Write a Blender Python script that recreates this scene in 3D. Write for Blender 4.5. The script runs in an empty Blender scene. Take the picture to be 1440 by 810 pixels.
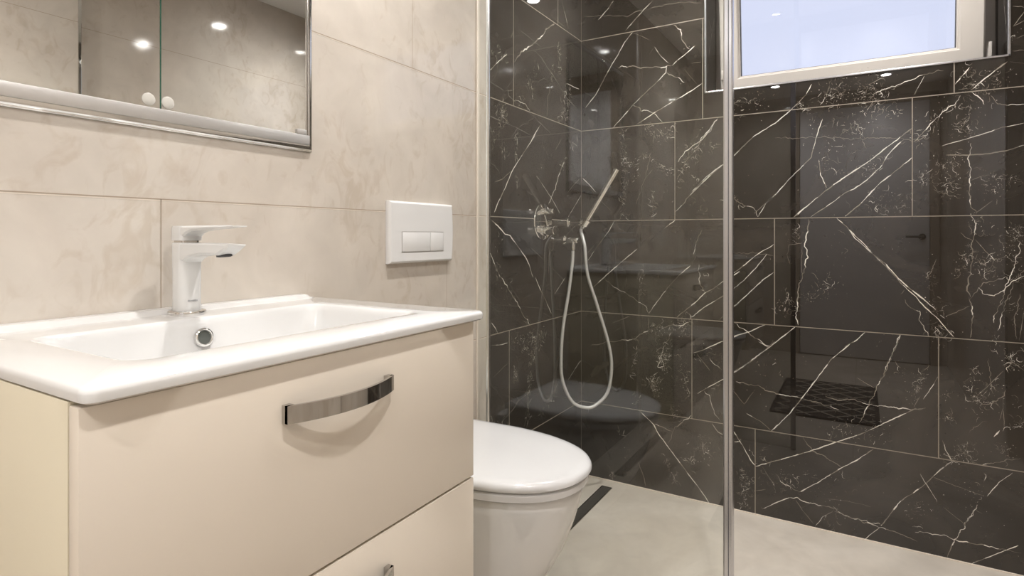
import bpy, bmesh, math, random
from mathutils import Vector, Matrix, noise

# ---------------------------------------------------------------- camera, world, exposure
S = bpy.context.scene
C = S.collection
PI = math.pi
cam = bpy.data.objects.new('camera', bpy.data.cameras.new('camera'))
C.objects.link(cam)
cam.location = (1.014, -2.2459, 1.0073)
cam.rotation_euler = (PI / 2, 0, math.radians(31.1256))
cam.data.sensor_width = 36
cam.data.lens = 813.92 / 1440 * 36
cam.data.shift_y = -(405 - 331.58) / 1440
cam.data.clip_start = 0.02
S.camera = cam
S.view_settings.view_transform = 'Standard'
S.view_settings.look = 'None'
S.view_settings.gamma = 1
S.view_settings.use_curve_mapping = False
S.view_settings.exposure = 0.0
SPOT = 1760.0                     # radiance of the downlight lenses
SPOT_COLOR = (1.0, 0.975, 0.955)
W = bpy.data.worlds.new('overcast_sky')
S.world = W
W.use_nodes = True
bg = W.node_tree.nodes['Background']
bg.inputs[0].default_value = (0.78, 0.82, 1.0, 1)
bg.inputs[1].default_value = 1.0
S.cycles.caustics_reflective = False
S.cycles.caustics_refractive = False
S.cycles.max_bounces = 12
S.cycles.transparent_max_bounces = 16
S.cycles.sample_clamp_indirect = 20
S.cycles.use_adaptive_sampling = False
S.cycles.sampling_pattern = 'TABULATED_SOBOL'

# ---------------------------------------------------------------- materials
def new_mat(name):
    m = bpy.data.materials.new(name); m.use_nodes = True
    return m, m.node_tree, m.node_tree.nodes['Principled BSDF']
def plain(name, col, rough=.4, metal=0., bump=0., scale=200, coat=0., vary=.04):
    m, t, b = new_mat(name)
    n = t.nodes.new('ShaderNodeTexNoise'); n.inputs['Scale'].default_value = scale if bump else 6
    co = t.nodes.new('ShaderNodeTexCoord'); t.links.new(co.outputs['Object'], n.inputs['Vector'])
    r = t.nodes.new('ShaderNodeValToRGB')
    r.color_ramp.elements[0].color = tuple(c * (1 - vary) for c in col) + (1,)
    r.color_ramp.elements[1].color = tuple(min(1, c * (1 + vary)) for c in col) + (1,)
    t.links.new(n.outputs['Fac'], r.inputs[0]); t.links.new(r.outputs[0], b.inputs['Base Color'])
    b.inputs['Roughness'].default_value = rough; b.inputs['Metallic'].default_value = metal
    b.inputs['Coat Weight'].default_value = coat; b.inputs['Coat Roughness'].default_value = .03
    if bump:
        bp = t.nodes.new('ShaderNodeBump'); bp.inputs['Strength'].default_value = bump; bp.inputs['Distance'].default_value = .001
        t.links.new(n.outputs['Fac'], bp.inputs['Height']); t.links.new(bp.outputs[0], b.inputs['Normal'])
    return m
def stone(name, c1, c2, c3, rough, scale, detail=6, dist=1.2, lo=.38, hi=.66, ior=1.5, mottle=0):
    m, t, b = new_mat(name)
    co = t.nodes.new('ShaderNodeTexCoord')
    n = t.nodes.new('ShaderNodeTexNoise'); n.inputs['Scale'].default_value = scale; n.inputs['Detail'].default_value = detail
    n.inputs['Distortion'].default_value = dist; n.inputs['Roughness'].default_value = .55
    t.links.new(co.outputs['Object'], n.inputs['Vector'])
    r = t.nodes.new('ShaderNodeValToRGB'); e = r.color_ramp.elements
    e[0].position = lo; e[0].color = c1 + (1,); e[1].position = hi; e[1].color = c3 + (1,)
    k = e.new((lo + hi) / 2); k.color = c2 + (1,)
    t.links.new(n.outputs['Fac'], r.inputs[0])
    n2 = t.nodes.new('ShaderNodeTexNoise'); n2.inputs['Scale'].default_value = scale * 4.5; n2.inputs['Detail'].default_value = 5; n2.inputs['Distortion'].default_value = .8
    t.links.new(co.outputs['Object'], n2.inputs['Vector'])
    mr = t.nodes.new('ShaderNodeMapRange'); mr.inputs[1].default_value = .3; mr.inputs[2].default_value = .7; mr.inputs[3].default_value = .94; mr.inputs[4].default_value = 1.05
    t.links.new(n2.outputs['Fac'], mr.inputs[0])
    mx = t.nodes.new('ShaderNodeMix'); mx.data_type = 'RGBA'; mx.blend_type = 'MULTIPLY'; mx.inputs[0].default_value = 1
    t.links.new(r.outputs[0], mx.inputs[6]); t.links.new(mr.outputs[0], mx.inputs[7])
    last = mx.outputs[2]
    if mottle:
        mp = t.nodes.new('ShaderNodeMapping'); mp.inputs['Scale'].default_value = (1, 1.25, .8); mp.inputs['Rotation'].default_value = (.5, 0, 0)
        t.links.new(co.outputs['Object'], mp.inputs['Vector'])
        n3 = t.nodes.new('ShaderNodeTexNoise'); n3.inputs['Scale'].default_value = 17; n3.inputs['Detail'].default_value = 4; n3.inputs['Distortion'].default_value = 1.6
        t.links.new(mp.outputs[0], n3.inputs['Vector'])
        n4 = t.nodes.new('ShaderNodeTexNoise'); n4.inputs['Scale'].default_value = 3.1; n4.inputs['Detail'].default_value = 2
        t.links.new(co.outputs['Object'], n4.inputs['Vector'])
        ad = t.nodes.new('ShaderNodeMath'); ad.operation = 'MULTIPLY_ADD'; ad.inputs[1].default_value = .7
        t.links.new(n4.outputs['Fac'], ad.inputs[0]); t.links.new(n3.outputs['Fac'], ad.inputs[2])
        m3 = t.nodes.new('ShaderNodeMapRange'); m3.inputs[1].default_value = .90; m3.inputs[2].default_value = 1.08; m3.inputs[3].default_value = 0; m3.inputs[4].default_value = mottle
        t.links.new(ad.outputs[0], m3.inputs[0])
        x2 = t.nodes.new('ShaderNodeMix'); x2.data_type = 'RGBA'; x2.blend_type = 'MULTIPLY'
        t.links.new(m3.outputs[0], x2.inputs[0]); t.links.new(last, x2.inputs[6]); x2.inputs[7].default_value = (.80, .74, .67, 1)
        last = x2.outputs[2]
    t.links.new(last, b.inputs['Base Color'])
    b.inputs['Roughness'].default_value = rough; b.inputs['IOR'].default_value = ior
    return m
def glass(name, tint=(1, 1, 1), base=.04):
    # thin architectural glass: Fresnel mix of clear transmission and a mirror reflection
    m = bpy.data.materials.new(name); m.use_nodes = True; t = m.node_tree; t.nodes.clear()
    out = t.nodes.new('ShaderNodeOutputMaterial'); mix = t.nodes.new('ShaderNodeMixShader')
    tr = t.nodes.new('ShaderNodeBsdfTransparent'); tr.inputs[0].default_value = tint + (1,)
    gl = t.nodes.new('ShaderNodeBsdfGlossy'); gl.inputs['Roughness'].default_value = 0.0
    ge = t.nodes.new('ShaderNodeNewGeometry')
    dt = t.nodes.new('ShaderNodeVectorMath'); dt.operation = 'DOT_PRODUCT'
    t.links.new(ge.outputs['Incoming'], dt.inputs[0]); t.links.new(ge.outputs['Normal'], dt.inputs[1])
    def mth(op, a, b=None):
        n = t.nodes.new('ShaderNodeMath'); n.operation = op
        for i, v in enumerate((a, b)):
            if v is None: continue
            if isinstance(v, (int, float)): n.inputs[i].default_value = v
            else: t.links.new(v, n.inputs[i])
        return n.outputs[0]
    c = mth('ABSOLUTE', dt.outputs['Value']); c = mth('SUBTRACT', 1.0, c); c = mth('POWER', c, 5.0)
    c = mth('MULTIPLY', c, 1 - base); c = mth('ADD', c, base)
    t.links.new(c, mix.inputs[0]); t.links.new(tr.outputs[0], mix.inputs[1]); t.links.new(gl.outputs[0], mix.inputs[2])
    t.links.new(mix.outputs[0], out.inputs[0])
    return m
def emit(name, col, s):
    m = bpy.data.materials.new(name); m.use_nodes = True; t = m.node_tree; t.nodes.clear()
    out = t.nodes.new('ShaderNodeOutputMaterial'); e = t.nodes.new('ShaderNodeEmission')
    e.inputs[0].default_value = col + (1,)
    # a reflector lamp is brightest straight ahead
    ge = t.nodes.new('ShaderNodeNewGeometry'); d = t.nodes.new('ShaderNodeVectorMath'); d.operation = 'DOT_PRODUCT'
    t.links.new(ge.outputs['Incoming'], d.inputs[0]); t.links.new(ge.outputs['Normal'], d.inputs[1])
    a = t.nodes.new('ShaderNodeMath'); a.operation = 'ABSOLUTE'; t.links.new(d.outputs['Value'], a.inputs[0])
    pw = t.nodes.new('ShaderNodeMath'); pw.operation = 'POWER'; pw.inputs[1].default_value = 1.5; t.links.new(a.outputs[0], pw.inputs[0])
    m2 = t.nodes.new('ShaderNodeMath'); m2.operation = 'MULTIPLY'; t.links.new(pw.outputs[0], m2.inputs[0]); m2.inputs[1].default_value = s
    t.links.new(m2.outputs[0], e.inputs[1])
    t.links.new(e.outputs[0], out.inputs[0]); return m

M = {}
M['beige'] = stone('beige_marble_tile', (.54, .483, .42), (.59, .535, .472), (.63, .58, .515), .07, 2.0, ior=1.6, mottle=.5)
M['beige_joint'] = plain('beige_grout', (.36, .29, .22), .6)
M['beige_light'] = plain('beige_tile_edge', (.72, .64, .55), .3)
M['marble'] = stone('black_marble_tile', (.017, .0135, .0105), (.024, .0195, .0155), (.036, .030, .024), .012, 3.0, ior=1.65)
M['vein'] = plain('white_marble_vein', (.72, .68, .61), .12, vary=.2)
M['vein_faint'] = plain('grey_marble_vein', (.22, .195, .16), .12, vary=.3)
M['dark_joint'] = plain('grey_grout', (.27, .235, .19), .5)
M['floor'] = stone('beige_floor_tile', (.50, .445, .375), (.55, .495, .425), (.60, .545, .475), .3, 2.6)
M['ceiling'] = plain('white_ceiling_paint', (.74, .73, .71), .8, bump=.1)
M['ceramic'] = plain('white_glazed_ceramic', (.655, .65, .64), .06, coat=.5, vary=.01)
M['lid'] = plain('white_toilet_plastic', (.645, .64, .64), .12, vary=.01)
M['white_matt'] = plain('white_coated_metal', (.68, .675, .66), .25, vary=.01)
M['plate'] = plain('white_plate_plastic', (.69, .68, .67), .25, vary=.01)
M['lacquer'] = plain('cream_lacquer', (.70, .63, .54), .22, vary=.015)
M['carcass'] = plain('cream_board', (.68, .62, .48), .35, vary=.02)
M['shadow_gap'] = plain('brown_gap', (.10, .08, .06), .8)
M['chrome'] = plain('polished_chrome', (.78, .77, .75), .05, 1.0, vary=.02)
M['handle'] = plain('dark_polished_chrome', (.52, .50, .475), .06, 1.0, vary=.02)
M['edge_metal'] = plain('bright_edge_metal', (.88, .87, .87), .22, 1.0, vary=.01)
M['steel'] = plain('brushed_steel', (.62, .60, .57), .22, 1.0, vary=.04)
M['alu'] = plain('satin_aluminium', (.56, .56, .58), .26, 1.0, vary=.02)
M['rail'] = plain('grey_anodised_rail', (.55, .53, .51), .42, .6, vary=.02)
M['mirror'] = plain('mirror_silver', (.95, .95, .92), .0, 1.0, vary=.002)
M['mirror_edge'] = plain('green_glass_edge', (.03, .10, .07), .1)
M['dot'] = plain('frosted_pull', (.62, .60, .55), .3)
M['pvc'] = plain('white_window_profile', (.50, .465, .425), .3, vary=.01)
M['rubber'] = plain('dark_gasket', (.05, .05, .055), .5)
M['drain'] = plain('dark_drain_metal', (.085, .078, .066), .4, .5)
M['hose'] = plain('silver_grey_hose', (.55, .54, .52), .30, .25, bump=.5, scale=300)
M['dark_hole'] = plain('dark_hole', (.10, .11, .10), .3)
M['ink'] = plain('grey_print', (.42, .42, .43), .5)
M['seal'] = plain('pale_silicone', (.70, .63, .54), .25)
M['door'] = plain('white_door_paint', (.74, .73, .75), .4, vary=.01)
M['door_frame'] = plain('beige_door_frame', (.40, .34, .28), .4)
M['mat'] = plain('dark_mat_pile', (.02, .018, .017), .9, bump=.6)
M['mat_line'] = plain('pale_mat_line', (.5, .45, .38), .9)
M['glass'] = glass('shower_glass', (.982, .990, .978), .055)
M['pane'] = glass('window_glass', (.97, .98, 1.0))
M['lens'] = emit('lamp_lens', SPOT_COLOR, SPOT)

# ---------------------------------------------------------------- mesh helpers
def obj(name, bm, mats, parent=None, smooth=False, loc=None):
    me = bpy.data.meshes.new(name); bmesh.ops.recalc_face_normals(bm, faces=bm.faces)
    bm.to_mesh(me); bm.free()
    for m in (mats if isinstance(mats, (list, tuple)) else [mats]): me.materials.append(M[m])
    if smooth:
        for p in me.polygons: p.use_smooth = True
        me.set_sharp_from_angle(angle=math.radians(smooth if smooth is not True else 40))
    o = bpy.data.objects.new(name, me); C.objects.link(o)
    if parent is not None:
        o.parent = parent
        o.location = -parent.location
    return o
def thing(name, label, cat, loc, group=None, kind=None):
    o = bpy.data.objects.new(name, None); C.objects.link(o); o.location = loc
    o.empty_display_size = .05
    if label: o['label'] = label
    if cat: o['category'] = cat
    if group: o['group'] = group
    if kind: o['kind'] = kind
    return o
def tag(o, label=None, cat=None, group=None, kind=None):
    if label: o['label'] = label
    if cat: o['category'] = cat
    if group: o['group'] = group
    if kind: o['kind'] = kind
    return o
def box(bm, a, b, bev=0., seg=2, mat=0):
    x0, y0, z0 = a; x1, y1, z1 = b
    vs = [bm.verts.new(v) for v in ((x0,y0,z0),(x1,y0,z0),(x1,y1,z0),(x0,y1,z0),(x0,y0,z1),(x1,y0,z1),(x1,y1,z1),(x0,y1,z1))]
    fs = [bm.faces.new([vs[i] for i in f]) for f in ((0,3,2,1),(4,5,6,7),(0,1,5,4),(1,2,6,5),(2,3,7,6),(3,0,4,7))]
    for f in fs: f.material_index = mat
    if bev:
        es = list({e for f in fs for e in f.edges})
        r = bmesh.ops.bevel(bm, geom=es, offset=bev, segments=seg, profile=.5, affect='EDGES')
        for f in r['faces']: f.material_index = mat
    return bm
def boxo(name, a, b, mat, parent=None, bev=0., seg=2):
    bm = bmesh.new(); box(bm, a, b, bev, seg)
    return obj(name, bm, mat, parent, smooth=30 if bev else False)
def loft(bm, rings, cap0=True, cap1=True, mat=0):
    vs = [[bm.verts.new(p) for p in r] for r in rings]
    n = len(rings[0])
    for a, b in zip(vs, vs[1:]):
        for i in range(n):
            f = bm.faces.new((a[i], a[(i+1) % n], b[(i+1) % n], b[i])); f.material_index = mat
    if cap0: bm.faces.new(vs[0][::-1]).material_index = mat
    if cap1: bm.faces.new(vs[-1]).material_index = mat
    return vs
def frame_of(d):
    d = Vector(d).normalized()
    u = d.orthogonal().normalized(); return d, u, d.cross(u)
def lathe(bm, origin, axis, prof, n=32, cap0=True, cap1=True, mat=0):
    # prof: (distance along the axis, radius)
    d, u, v = frame_of(axis); o = Vector(origin)
    rings = [[o + d * t + (u * math.cos(2*PI*i/n) + v * math.sin(2*PI*i/n)) * r for i in range(n)] for t, r in prof]
    return loft(bm, rings, cap0, cap1, mat)
def smooth_path(pts, k=8):
    P = [Vector(p) for p in pts]; out = []
    for i in range(len(P) - 1):
        a, b, c, d = P[max(i-1, 0)], P[i], P[i+1], P[min(i+2, len(P)-1)]
        for j in range(k):
            t = j / k
            out.append(.5 * ((2*b) + (c - a) * t + (2*a - 5*b + 4*c - d) * t*t + (3*b - a - 3*c + d) * t**3))
    out.append(P[-1]); return out
def tube(bm, path, r, n=12, mat=0):
    rings = []; up = None
    for i, p in enumerate(path):
        t = (path[min(i+1, len(path)-1)] - path[max(i-1, 0)]).normalized()
        if up is None: up = t.orthogonal().normalized()
        up = (up - t * up.dot(t)).normalized(); s = t.cross(up)
        rr = r(i / (len(path)-1)) if callable(r) else r
        rings.append([p + (up * math.cos(2*PI*k/n) + s * math.sin(2*PI*k/n)) * rr for k in range(n)])
    return loft(bm, rings, mat=mat)
def rrect(x0, x1, y0, y1, r, z, n=8):
    pts = []
    for cx, cy, a0 in ((x1-r, y1-r, 0), (x0+r, y1-r, PI/2), (x0+r, y0+r, PI), (x1-r, y0+r, 1.5*PI)):
        for i in range(n + 1):
            a = a0 + PI/2 * i / n
            pts.append(Vector((cx + r*math.cos(a), cy + r*math.sin(a), z)))
    return pts

# traced veins of the black marble: (wall + style, width, [(along the wall, height), ...]) in metres
VEINS = [
('A',2,[(-0.7,1.536),(-0.653,1.576),(-0.6,1.614)]),
('Af',1.2,[(-0.695,1.593),(-0.653,1.599),(-0.592,1.596)]),
('Aj',3,[(-0.552,1.601),(-0.499,1.649),(-0.436,1.69),(-0.363,1.741),(-0.3,1.796),(-0.249,1.827)]),
('Aj',1.5,[(-0.555,1.47),(-0.505,1.475),(-0.474,1.47),(-0.443,1.455)]),
('Af',1.5,[(-0.7,1.317),(-0.653,1.361),(-0.609,1.406),(-0.587,1.434)]),
('A',2,[(-0.436,1.346),(-0.404,1.379),(-0.366,1.415)]),
('Af',0.8,[(-0.541,1.331),(-0.523,1.37)]),
('Aj',1,[(-0.31,1.456),(-0.307,1.519),(-0.279,1.595)]),
('A',1.6,[(-0.14,1.62),(-0.091,1.62),(-0.022,1.622)]),
('Af',1.2,[(-0.211,1.449),(-0.188,1.495),(-0.156,1.557),(-0.14,1.602)]),
('Af',0.8,[(-0.156,1.458),(-0.132,1.505),(-0.107,1.631)]),
('A',1.1,[(-0.188,1.939),(-0.156,1.893),(-0.124,1.844)]),
('A',1,[(-0.575,1.673),(-0.555,1.709)]),
('Af',2,[(-0.653,1.433),(-0.637,1.413),(-0.615,1.402)]),
('Af',1.5,[(-0.41,1.62),(-0.404,1.589)]),
('Af',1.5,[(-0.449,1.547),(-0.43,1.526),(-0.41,1.511)]),
('Af',1,[(-0.264,1.656),(-0.279,1.612)]),
('Af',1,[(-0.211,1.759),(-0.204,1.644)]),
('B',2,[(0.143,1.97),(0.12,1.943),(0.077,1.904)]),
('Bj',1,[(0.01,1.934),(0.112,1.917),(0.203,1.896),(0.229,1.905),(0.283,1.906),(0.326,1.911),(0.388,1.907),(0.422,1.907),(0.494,1.89)]),
('B',1.5,[(0.311,1.939),(0.283,1.917),(0.24,1.88),(0.192,1.836)]),
('B',1.7,[(0.224,1.826),(0.192,1.793),(0.162,1.744),(0.131,1.702),(0.097,1.646),(0.066,1.595),(0.018,1.546)]),
('B',0.9,[(0.225,1.826),(0.261,1.805),(0.304,1.777)]),
('Bj',1.5,[(0.391,1.826),(0.415,1.802),(0.425,1.756),(0.442,1.729),(0.452,1.722)]),
('B',2,[(0.475,1.734),(0.442,1.709),(0.405,1.685),(0.384,1.669)]),
('Bj',2,[(0.384,1.669),(0.367,1.67),(0.353,1.662),(0.329,1.672),(0.304,1.675),(0.261,1.676),(0.24,1.687),(0.177,1.695),(0.162,1.692)]),
('B',1.4,[(0.364,1.671),(0.36,1.644),(0.326,1.614),(0.269,1.569),(0.225,1.533)]),
('B',2,[(0.225,1.533),(0.184,1.491),(0.143,1.452)]),
('Bj',1.5,[(0.36,1.642),(0.388,1.629),(0.415,1.612),(0.432,1.596)]),
('Bj',2,[(0.225,1.534),(0.247,1.523),(0.265,1.507),(0.29,1.504),(0.311,1.491)]),
('B',2,[(0.497,1.584),(0.455,1.559),(0.395,1.532),(0.353,1.511),(0.311,1.491),(0.24,1.452)]),
('Bj',1.5,[(0.311,1.491),(0.329,1.472),(0.346,1.453)]),
('B',0.8,[(0.432,1.647),(0.455,1.613),(0.481,1.583)]),
('B',1.1,[(0.315,1.754),(0.339,1.712),(0.371,1.68)]),
('B',0.8,[(0.315,1.754),(0.294,1.726)]),
('Bj',1,[(0.458,1.665),(0.494,1.667)]),
('Bj',2,[(0.552,1.445),(0.529,1.411),(0.488,1.369)]),
('Bf',1.2,[(0.29,1.441),(0.318,1.39),(0.36,1.421)]),
('Bf',1,[(0.395,1.445),(0.374,1.385)]),
('A',2,[(-0.404,1.373),(-0.462,1.321),(-0.523,1.267),(-0.564,1.23),(-0.615,1.161),(-0.653,1.118),(-0.679,1.08)]),
('A',2.2,[(-0.695,1.057),(-0.653,1.038),(-0.609,1.012),(-0.581,1.009),(-0.535,0.976),(-0.474,0.932),(-0.449,0.906),(-0.43,0.871),(-0.419,0.859)]),
('A',1.7,[(-0.703,0.956),(-0.674,0.913),(-0.642,0.872)]),
('A',1.1,[(-0.397,1.227),(-0.336,1.19),(-0.279,1.154),(-0.204,1.096)]),
('Aj',1.5,[(-0.164,1.304),(-0.211,1.247),(-0.242,1.193),(-0.3,1.126)]),
('Af',1.5,[(-0.164,1.304),(-0.188,1.266)]),
('A',1,[(-0.674,1.182),(-0.626,1.195),(-0.575,1.226)]),
('A',1,[(-0.256,1.037),(-0.261,0.956),(-0.296,0.936),(-0.3,0.857)]),
('Af',0.8,[(-0.031,1.425),(-0.107,1.363)]),
('A',1.2,[(-0.132,1.081),(-0.057,1.137),(-0.004,1.177)]),
('A',0.8,[(-0.074,1.017),(-0.132,1.066),(-0.121,1.081)]),
('A',1,[(-0.172,0.996),(-0.107,1.028),(-0.057,1.05)]),
('Af',1,[(-0.653,1.301),(-0.609,1.278)]),
('Af',0.9,[(-0.535,1.341),(-0.541,1.274)]),
('A',0.9,[(-0.188,1.391),(-0.242,1.339)]),
('B',1.5,[(0.006,1.252),(0.038,1.22),(0.066,1.189)]),
('B',0.8,[(0.034,1.216),(0.062,1.178)]),
('B',0.6,[(0.085,1.156),(0.132,1.111)]),
('B',1.3,[(0.147,1.067),(0.124,1.028),(0.07,0.959),(0.03,0.903)]),
('B',0.8,[(0.018,0.921),(0.066,0.977)]),
('Bj',1.8,[(0.554,1.446),(0.534,1.413),(0.5,1.375),(0.438,1.33),(0.403,1.292)]),
('Bf',1.3,[(0.5,1.371),(0.473,1.335),(0.434,1.285),(0.403,1.226)]),
('Bj',1,[(0.5,1.371),(0.473,1.335),(0.434,1.285),(0.403,1.226)]),
('B',2,[(0.632,1.319),(0.603,1.296),(0.57,1.269),(0.534,1.24),(0.5,1.209),(0.438,1.147),(0.434,1.136),(0.397,1.101)]),
('B',2,[(0.397,1.069),(0.352,1.034)]),
('Bj',1,[(0.5,1.209),(0.52,1.192)]),
('Bj',1.2,[(0.497,1.03),(0.473,0.974),(0.462,0.917)]),
('Bf',1,[(0.186,1.443),(0.19,1.338),(0.186,1.203),(0.185,1.084)]),
('Bj',0.8,[(0.301,1.337),(0.278,1.243),(0.256,1.178),(0.237,1.127)]),
('B',0.8,[(0.308,1.271),(0.278,1.236)]),
('Bf',0.9,[(0.312,1.3),(0.352,1.272),(0.388,1.245)]),
('B',0.8,[(0.308,1.373),(0.316,1.423)]),
('Bj',0.8,[(0.319,1.434),(0.352,1.391)]),
('Bf',1,[(0.573,1.173),(0.619,1.144),(0.632,1.127)]),
('Bf',1.6,[(0.202,1.315),(0.229,1.283)]),
('Bf',1,[(0.186,1.203),(0.225,1.246),(0.256,1.252)]),
('Bf',0.8,[(0.308,1.169),(0.301,1.082)]),
('B',1.7,[(0.244,0.955),(0.175,0.898),(0.115,0.847),(0.045,0.783)]),
('Bj',1.2,[(0.103,0.83),(0.147,0.799),(0.229,0.756),(0.278,0.728),(0.292,0.699)]),
('B',1.2,[(0.292,0.699),(0.312,0.73),(0.367,0.805),(0.417,0.861),(0.455,0.894)]),
('Bj',1,[(0.473,0.957),(0.469,0.922),(0.459,0.898)]),
('Bj',1.2,[(0.486,0.898),(0.49,0.832),(0.507,0.792)]),
('B',2,[(0.632,0.878),(0.606,0.858),(0.57,0.835),(0.54,0.81),(0.507,0.791),(0.473,0.754),(0.403,0.693)]),
('B',1.8,[(0.632,0.831),(0.567,0.779),(0.507,0.739),(0.459,0.696)]),
('B',1.8,[(0.632,0.767),(0.606,0.742),(0.56,0.694)]),
('Bj',1.8,[(0.045,0.547),(0.107,0.566),(0.206,0.588),(0.241,0.594),(0.252,0.612),(0.29,0.63)]),
('B',0.8,[(0.292,0.699),(0.29,0.633)]),
('Bf',0.9,[(0.244,0.593),(0.233,0.517),(0.217,0.438)]),
('Bf',1.8,[(0.29,0.63),(0.33,0.644),(0.381,0.657),(0.424,0.666),(0.455,0.683)]),
('Bj',1.4,[(0.33,0.644),(0.381,0.657),(0.424,0.666),(0.455,0.683)]),
('Bf',2.4,[(0.381,0.63),(0.356,0.581),(0.341,0.537),(0.327,0.491),(0.352,0.494),(0.341,0.544)]),
('Bj',1.2,[(0.381,0.63),(0.356,0.581),(0.341,0.537),(0.327,0.491),(0.352,0.494),(0.341,0.544)]),
('B',0.9,[(0.308,0.54),(0.345,0.573)]),
('B',0.8,[(0.147,0.614),(0.175,0.635)]),
('B',0.8,[(0.139,0.649),(0.214,0.683)]),
('B',1.8,[(0.466,0.56),(0.507,0.579),(0.573,0.616),(0.632,0.645)]),
('B',0.9,[(0.48,0.558),(0.527,0.501)]),
('Bj',1.2,[(0.524,0.546),(0.547,0.524),(0.57,0.51)]),
('B',1.9,[(0.48,0.408),(0.527,0.442),(0.573,0.474),(0.606,0.5),(0.632,0.52)]),
('Bf',1.6,[(0.301,0.415),(0.323,0.44),(0.316,0.403),(0.33,0.383)]),
('Bj',1,[(0.417,0.481),(0.452,0.453)]),
('Bf',2.2,[(0.41,0.679),(0.455,0.676)]),
('Bf',1,[(0.263,0.881),(0.256,0.763)]),
('B',2.2,[(0.25,0.309),(0.28,0.287),(0.311,0.262),(0.328,0.232),(0.364,0.19),(0.412,0.135),(0.457,0.083),(0.488,0.049),(0.528,-0.002)]),
('Bj',1.8,[(0.311,0.262),(0.341,0.261),(0.364,0.25),(0.385,0.247),(0.409,0.279),(0.425,0.288),(0.443,0.308),(0.457,0.322)]),
('B',1,[(0.385,0.246),(0.38,0.219),(0.366,0.194)]),
('Bj',1.2,[(0.506,0.421),(0.528,0.396),(0.537,0.36),(0.552,0.331),(0.567,0.315)]),
('B',1.8,[(0.534,0.303),(0.555,0.275),(0.573,0.269)]),
('Bf',0.9,[(0.351,0.155),(0.367,0.106),(0.383,0.077),(0.406,0.059)]),
('Bj',1,[(0.246,0.101),(0.267,0.059),(0.28,0.009)]),
('Bj',1,[(0.361,0.346),(0.38,0.352),(0.39,0.327)]),
('Bf',1.5,[(0.294,0.412),(0.314,0.437)]),
('Bf',1.5,[(0.425,0.157),(0.463,0.151)]),
('Bf',1.8,[(0.488,0.238),(0.512,0.205),(0.5,0.165)]),
('Bf',1.2,[(0.14,0.046),(0.144,0.005)]),
('Bf',1,[(0.169,0.215),(0.183,0.19)]),
('Aj',2,[(-0.634,0.871),(-0.585,0.825),(-0.534,0.778),(-0.488,0.729),(-0.446,0.693)]),
('A',1.7,[(-0.403,0.857),(-0.374,0.819),(-0.328,0.772),(-0.276,0.71)]),
('A',1.5,[(-0.702,0.736),(-0.67,0.707),(-0.652,0.685)]),
('A',1.3,[(-0.692,0.656),(-0.646,0.65),(-0.592,0.649)]),
('A',1,[(-0.681,0.552),(-0.592,0.582)]),
('Af',1.3,[(-0.446,0.531),(-0.418,0.574),(-0.389,0.615),(-0.336,0.65)]),
('Af',1.6,[(-0.481,0.344),(-0.453,0.384),(-0.46,0.455),(-0.439,0.498)]),
('Aj',1,[(-0.481,0.344),(-0.453,0.384),(-0.46,0.455)]),
('Af',1.5,[(-0.381,0.341),(-0.344,0.363),(-0.32,0.379),(-0.289,0.39),(-0.232,0.402)]),
('Af',1.2,[(-0.704,0.415),(-0.658,0.381),(-0.585,0.366)]),
('A',1.5,[(-0.128,0.425),(-0.072,0.453),(-0.015,0.478),(0.045,0.484)]),
('A',0.7,[(-0.256,0.378),(-0.24,0.472),(-0.198,0.57)]),
('A',1.2,[(-0.154,0.841),(-0.248,0.783)]),
('A',0.8,[(-0.198,0.783),(-0.206,0.685)]),
('Af',1.5,[(-0.56,0.675),(-0.494,0.639),(-0.41,0.647)]),
('Af',1,[(-0.554,0.556),(-0.534,0.512)]),
('Af',1,[(-0.494,0.625),(-0.425,0.579)]),
('Bj',1.4,[(1.122,0.689),(1.1,0.631),(1.085,0.584),(1.071,0.536)]),
('Bf',0.9,[(1.195,0.586),(1.179,0.55),(1.163,0.515),(1.156,0.474)]),
('B',1.2,[(1.219,0.564),(1.195,0.513),(1.181,0.489)]),
('B',0.8,[(1.174,0.499),(1.156,0.46)]),
('B',1.8,[(1.231,0.367),(1.239,0.339),(1.255,0.306)]),
('B',1.9,[(1.255,0.305),(1.224,0.276)]),
('B',2,[(1.417,0.677),(1.424,0.665)]),
('Bf',1.6,[(1.379,0.655),(1.397,0.633),(1.424,0.61)]),
('B',1,[(1.379,0.655),(1.397,0.633),(1.424,0.61)]),
('Bf',1.4,[(1.306,0.604),(1.308,0.562),(1.302,0.518),(1.311,0.503)]),
('B',1,[(1.377,0.602),(1.348,0.561),(1.315,0.517)]),
('Bj',1.4,[(1.323,0.489),(1.352,0.501),(1.373,0.522),(1.385,0.545)]),
('B',0.9,[(1.377,0.528),(1.377,0.491),(1.369,0.453)]),
('B',0.8,[(1.377,0.491),(1.38,0.434)]),
('Bj',1,[(1.298,0.401),(1.306,0.422),(1.34,0.443)]),
('B',2.4,[(1.356,0.401),(1.369,0.422)]),
('Bj',1.5,[(1.327,0.31),(1.369,0.327),(1.417,0.349)]),
('Bj',0.8,[(1.342,0.635),(1.348,0.572),(1.352,0.53)]),
('Bf',1.3,[(1.224,0.314),(1.268,0.317),(1.306,0.322)]),
('Bf',1.2,[(1.298,0.328),(1.294,0.36)]),
('Bf',0.8,[(1.389,0.428),(1.423,0.457)]),
('Bf',1.6,[(1.323,0.505),(1.332,0.511)]),
('Bf',1.2,[(1.246,0.455),(1.255,0.429)]),
('B',2,[(0.751,0.632),(0.728,0.609),(0.675,0.554),(0.608,0.505)]),
('B',1.5,[(0.694,0.627),(0.728,0.609)]),
('B',2,[(0.989,0.654),(0.962,0.625),(0.925,0.586),(0.887,0.523),(0.852,0.467),(0.827,0.428),(0.795,0.379),(0.765,0.342),(0.739,0.312)]),
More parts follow.
